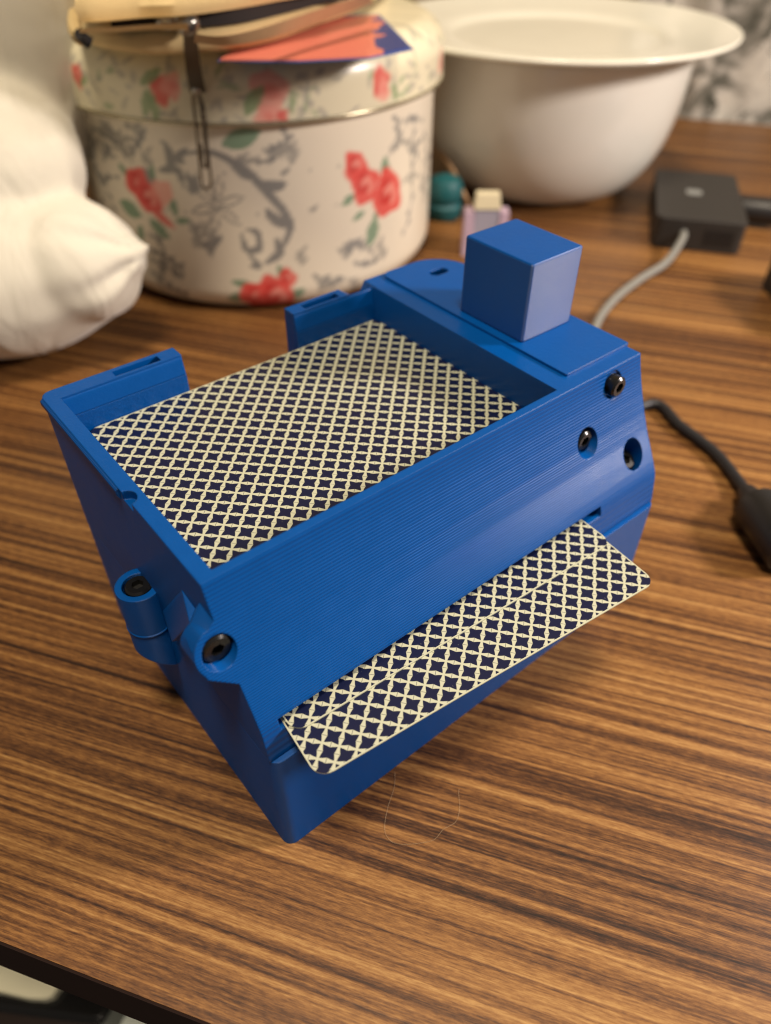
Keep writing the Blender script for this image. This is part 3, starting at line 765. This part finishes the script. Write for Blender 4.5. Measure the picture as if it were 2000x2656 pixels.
parts = [ell(cw(-180, 308, 38.5), 66, 48, 39.5, 0.10), ell(cw(-134, 304, 41), 28, 30, 25, 0.45), ell(cw(-114, 302, 45), 13, 11, 9, 0.3), ell(cw(-104, 302, 47), 6.5, 4.5, 3.0, -.3),
         ell(cw(-196, 332, 82), 66, 48, 34, 0.16), ell(cw(-164, 326, 74), 36, 36, 27, 0.3), ell(cw(-188, 376, 112), 59, 50, 82, 0.0)]
V, F = blob_union(parts, 2.2)
tipp = cw(-99, 302, 46); W = []
for v_ in V:                       # pleats running into the pinched corner, soft sag folds elsewhere
    p = np.array(v_); q_ = p-tipp; dist = np.linalg.norm(q_)
    if p[2] < 84:
        c_ = np.array(cw(-180, 308, 38.5)); n_ = p-c_; n_ /= np.linalg.norm(n_)
        th = math.atan2(q_[2], float(q_@FH))
        amp = 1.5*math.exp(-(dist/38)**2)*min(1, dist/9)
        p = p+n_*amp*(math.sin(7*th)+0.5*math.sin(12*th+1))
        r_ = float((p-CAM)@RH)
        p = p+n_*0.9*math.sin(r_*0.16+0.03*p[2]+0.6*math.sin(p[2]*.08))*math.exp(-((p[2]-22)/22)**2)*min(1, max(0, p[2]/12))
    W.append(tuple(p))
V = W
tag(mesh_obj('stuffed_cushion', V, F, M_WHITE_FAB, origin=tuple(cw(-180, 340, 0)), sm=80), 'puffy white stuffed cloth figure slumped beside the floral tin', 'soft toy')

# ------------------------------------------------------------------ power bank and cables
def box_quad(corners, z0, z1):
    V = [(p[0], p[1], z0) for p in corners]+[(p[0], p[1], z1) for p in corners]
    return V, [(3, 2, 1, 0), (4, 5, 6, 7), (0, 1, 5, 4), (1, 2, 6, 5), (2, 3, 7, 6), (3, 0, 4, 7)]
def rot_rrect(c, ux, w_, h_, r):
    uy = np.array([-ux[1], ux[0]]); return [tuple(np.array(c)+ux*p[0]+uy*p[1]) for p in rrect(-w_/2, w_/2, -h_/2, h_/2, r, 5)]
pf0, pf1 = onz(1404, 533)[:2], onz(1596, 553)[:2]
ux = (pf1-pf0)/np.linalg.norm(pf1-pf0); uy = np.array([-ux[1], ux[0]]); PW = float(np.linalg.norm(pf1-pf0)); PD = 84.0
pcn = (pf0+pf1)/2+uy*PD/2
PB = thing('power_bank', (pcn[0], pcn[1], 0), 'black rectangular power bank with a pale logo mark on its top', 'power bank')
t = NT('black_matte_case'); M_CASE = t.done((0.020, 0.018, 0.016), 0.5, t.bevel(1.2*K))
mesh_obj('case', *prism_vf(rot_rrect(pcn, ux, PW, PD, 4), 'z', 0.3, 17.5), M_CASE, PB, sm=30)
lc = onz(1500, 415, 17.6)[:2]
mesh_obj('logo_mark', *prism_vf(rot_rrect(lc, ux, 9, 9, 2.5), 'z', 17.45, 17.62), simple('logo_grey', (0.20, 0.21, 0.20), 0.4), PB, sm=0)
pc_ = (pf0+pf1)/2+ux*PW*0.22
mesh_obj('port', *prism_vf([tuple(pc_+ux*a+uy*b) for a, b in ((-8, -0.15), (8, -0.15), (8, 3), (-8, 3))], 'z', 4, 12.5), M_SOCKET, PB, sm=0)
P0 = (pf0+pf1)/2-ux*PW*0.18
gp = [(*(P0+uy*4), 9.5), (*(P0-uy*6), 9.0), tuple(onz(1440, 566, 4)), tuple(onz(1385, 602, 2.2)), tuple(onz(1335, 640, 2.2)), tuple(onz(1300, 680, 2.2)), tuple(onz(1280, 720, 2.2)), (222, 100, 2.2), (200, 90, 2.4), (160, 84, 4), (128, 78, 9), (123.5, 76, 10)]
tag(mesh_obj('charging_cable', *tube_vf(catmull(gp, 8), 2.1, 12), M_GREY_CABLE, origin=gp[0]), 'grey cable running from the power bank to the blue dispenser', 'cable')
bpth = [(123.5, 60, 12), (140, 58, 8), (175, 58, 2.5), tuple(onz(1405, 872, 2.4)), tuple(onz(1470, 920, 2.4)), tuple(onz(1545, 978, 2.4)), tuple(onz(1592, 1035, 2.6)), tuple(onz(1622, 1078, 4.0))]
BCB = thing('plug_lead', tuple(onz(1622, 1100, 0)), 'black power lead leaving the dispenser and ending in a fat plug', 'cable')
mesh_obj('lead', *tube_vf(catmull(bpth, 8), 2.1, 12), M_BLACK_CABLE, BCB)
p1, p2, p3, p4 = onz(1612, 1062, 5), onz(1632, 1090, 6.5), onz(1656, 1118, 8), onz(1715, 1200, 8)
mesh_obj('strain_relief', *tube_vf(catmull([p1, p2], 6), list(np.linspace(3.2, 5.2, 7)), 14), M_BLACK_CABLE, BCB)
mesh_obj('plug_body', *tube_vf([p2+(p3-p2)*0.0, p2+(p3-p2)*0.25, p3, p4, p4+(p4-p3)*0.1], [5.5, 7.8, 8.3, 8.3, 6], 20), simple('plug_black', (0.010, 0.010, 0.011), 0.4), BCB)
bz_ = [tuple(np.append(pf1+uy*50+ux*(-3), 9)), tuple(np.append(pf1+uy*50+ux*14, 9)), tuple(np.append(pf1+uy*46+ux*50, 6)), tuple(np.append(pf1+uy*40+ux*120, 4.5))]
SC = thing('side_cable', bz_[0], 'thick black plug and cord leaving the side of the power bank', 'cable')
mesh_obj('plug_body', *tube_vf([np.array(bz_[0]), np.array(bz_[0])+np.array([*(ux*4), 0]), np.array(bz_[0])+np.array([*(ux*26), 0]), np.array(bz_[0])+np.array([*(ux*30), 0])], [5, 7.5, 7.5, 4], 14), M_BLACK, SC)
mesh_obj('cord', *tube_vf(catmull([np.array(bz_[0])+np.array([*(ux*28), 0]), np.array([*(pf1+uy*48+ux*60), 5]), np.array([*(pf1+uy*44+ux*120), 3])], 8), 2.6, 10), M_BLACK_CABLE, SC)

# ------------------------------------------------------------------ small things behind the dispenser
tp = onz(962, 478, 0)
tv, tf = lathe_vf([(0, .2), (9, .2), (10.5, 2), (11, 8), (9.5, 10), (10.8, 12), (11, 19), (9, 23), (4, 25), (0, 25.4)], tp[0]+4, tp[1]+6, 32)
tag(mesh_obj('thread_spool', tv, tf, simple('teal_thread', (0.004, 0.085, 0.095), 0.5, bump=(900, .4, .0006)), origin=(tp[0]+4, tp[1]+6, 0)), 'small dark teal spool tucked between the tin and the bowl', 'spool')
lpq = onz(1043, 545, 0); LB = thing('lilac_bottle', (lpq[0], lpq[1], 0), 'little lilac plastic bottle with a cream cap behind the dispenser', 'bottle')
def frust(c, w0, w1, d0, d1, z0, z1):
    V = []
    for w_, d_, z in ((w0, d0, z0), (w1, d1, z1)):
        for sx, sy in ((-1, -1), (1, -1), (1, 1), (-1, 1)):
            p = np.array([c[0], c[1], z])+RH*sx*w_/2+FH*sy*d_/2; V.append(tuple(p))
    return V, [(3, 2, 1, 0), (4, 5, 6, 7), (0, 1, 5, 4), (1, 2, 6, 5), (2, 3, 7, 6), (3, 0, 4, 7)]
M_LILAC = simple('lilac_plastic', (0.44, 0.33, 0.42), 0.4)
mesh_obj('side_wing', *frust(lpq-RH*9.5, 6, 5, 12, 9, 0.2, 24), M_LILAC, LB)
mesh_obj('side_wing', *frust(lpq+RH*9.5, 6, 5, 12, 9, 0.2, 24), M_LILAC, LB)
mesh_obj('front_panel', *frust(lpq, 14, 13, 10, 8, 0.2, 25.5), simple('grey_lilac_panel', (0.30, 0.29, 0.36), 0.4), LB)
mesh_obj('cap', *frust(lpq, 14.4, 12.5, 9, 7, 25.6, 33), simple('cream_cap', (0.62, 0.56, 0.38), 0.45), LB)
cpth = catmull([onz(952, 330, 30), onz(968, 352, 27), onz(984, 380, 22), onz(996, 408, 17), onz(1006, 428, 12), onz(1014, 450, 3)], 8)
tag(mesh_obj('tan_cord', *tube_vf(cpth, 1.5, 8), simple('tan_cord', (0.33, 0.20, 0.10), 0.8), origin=cpth[-1]), 'loop of tan cord leaning between the tin and the bowl', 'cord')

# patterned curtain behind the table, right of the bowl
t = NT('leaf_print_cloth'); v = t.coord(scale=(1, 1, 1))
n1 = t.noise(v, 26, 4, .6, 1.0); n2 = t.noise(v, 60, 3, .6, 1.2)
col = t.ramp(n1, [(.34, (.06, .06, .045)), (.42, (.20, .19, .16)), (.50, (.48, .45, .40)), (.62, (.60, .57, .50)), (.72, (.48, .42, .36))])
col = t.mix(t.ramp(n2, [(.58, (0, 0, 0)), (.66, (1, 1, 1))]), col, (.055, .055, .04))
M_CURT = t.done(col, 0.9, t.bump(t.noise(v, 700, 3), .2, .0005))
ca0 = float(onz(1330, 250)[:2]@GU); ca1 = ca0+900
V, F = [], []; NA, NZ = 140, 30
for j in range(NZ+1):
    for i in range(NA+1):
        a = ca0+(ca1-ca0)*i/NA; z = -60+560*j/NZ
        fold = 7*math.sin(i*0.42+0.6*math.sin(j*.25))+4*math.sin(i*0.93+1.0+.2*j)
        V.append(tw(a, back+16+fold, z))
nv = len(V); V += [(x+GN[0]*1.5, y+GN[1]*1.5, z) for x, y, z in V]
for j in range(NZ):
    for i in range(NA):
        q = (j*(NA+1)+i, j*(NA+1)+i+1, (j+1)*(NA+1)+i+1, (j+1)*(NA+1)+i)
        F.append(q); F.append(tuple(k+nv for k in q[::-1]))
tag(mesh_obj('curtain', V, F, M_CURT, origin=tw(ca0, back+16, -60), sm=70), 'grey curtain with a dark leaf print hanging behind the table', 'curtain')

# dark device at the right edge and a small black knob on the wall
q0 = onz(1748, 745)[:2]
RD = thing('speaker_box', (q0[0], q0[1], 0), 'dark boxy device with a silver strip at the table side', 'device')
qu = FH[:2]; qv = RH[:2]
def qprism(r0, r1, d0, d1, z0, z1): return box_quad([q0+qv*a+qu*b for a, b in ((r0, d0), (r1, d0), (r1, d1), (r0, d1))], z0, z1)
mesh_obj('casing', *qprism(0, 70, 0, 60, 0.3, 22), M_CASE, RD)
mesh_obj('silver_strip', *qprism(-0.4, 60, 20, 44, 22, 25), simple('silver_trim', (0.42, 0.40, 0.42), 0.3, Metallic=.8), RD)

# single hair on the table
hp = catmull([onz(853, 1668, .12), onz(852, 1700, .12), onz(838, 1745, .12), onz(831, 1790, .12), onz(842, 1815, .12), onz(866, 1824, .12), onz(905, 1822, .12), onz(938, 1814, .12), onz(958, 1792, .12), onz(985, 1775, .12), onz(993, 1745, .12), onz(991, 1715, .12), onz(992, 1705, .12)], 8)
tag(mesh_obj('hair', *tube_vf(hp, 0.036, 5), simple('hair_fibre', (0.34, 0.24, 0.14), 0.4), origin=hp[0]), 'single pale hair curled on the wood in front of the dispenser', 'hair')

# ------------------------------------------------------------------ below the table edge
cz = -190.0
q = [onz(-60, 2120, cz), onz(-20, 2226, cz), onz(250, 2292, cz), onz(360, 2230, cz)]
cc = np.array(onz(40, 2160, cz))
def below(pts, z0, z1): P = [onz(x, y, z1) for x, y in pts]; return prism_vf([(p[0], p[1]) for p in P], 'z', z0, z1)
CB = thing('cabinet', (cc[0], cc[1], FLOOR_Z), 'glossy black cabinet standing on the floor below the table edge', 'cabinet')
edge_pts = [(-160, 2156), (0, 2186), (60, 2194), (150, 2206), (212, 2214), (224, 2208), (262, 2140), (330, 2010), (-200, 1950)]
t = NT('black_gloss'); M_GLOSS = t.done((0.008, 0.008, 0.008), 0.18, t.bevel(5*K))
mesh_obj('carcass', *below(edge_pts, FLOOR_Z+0.5, cz), M_GLOSS, CB, sm=30)
tag(mesh_obj('cream_tray', *below([(-160, 2080), (-160, 2124), (0, 2142), (60, 2156), (94, 2158), (112, 2152), (132, 2126), (160, 2060), (100, 2010), (-160, 2000)], cz+.3, cz+5), simple('cream_plastic', (0.72, 0.69, 0.50), 0.4), origin=tuple(cc)), 'cream tray with a rounded corner lying on the black cabinet', 'tray')
WB = below([(222, 2226), (242, 2176), (262, 2130), (420, 2130), (480, 2240), (380, 2300), (215, 2300)], FLOOR_Z+.5, cz-20)
tag(mesh_obj('pale_carton', *WB, simple('pale_card', (0.55, 0.60, 0.54), 0.6), origin=tuple(onz(300, 2200, FLOOR_Z))), 'pale grey-green carton standing beside the black cabinet', 'box')
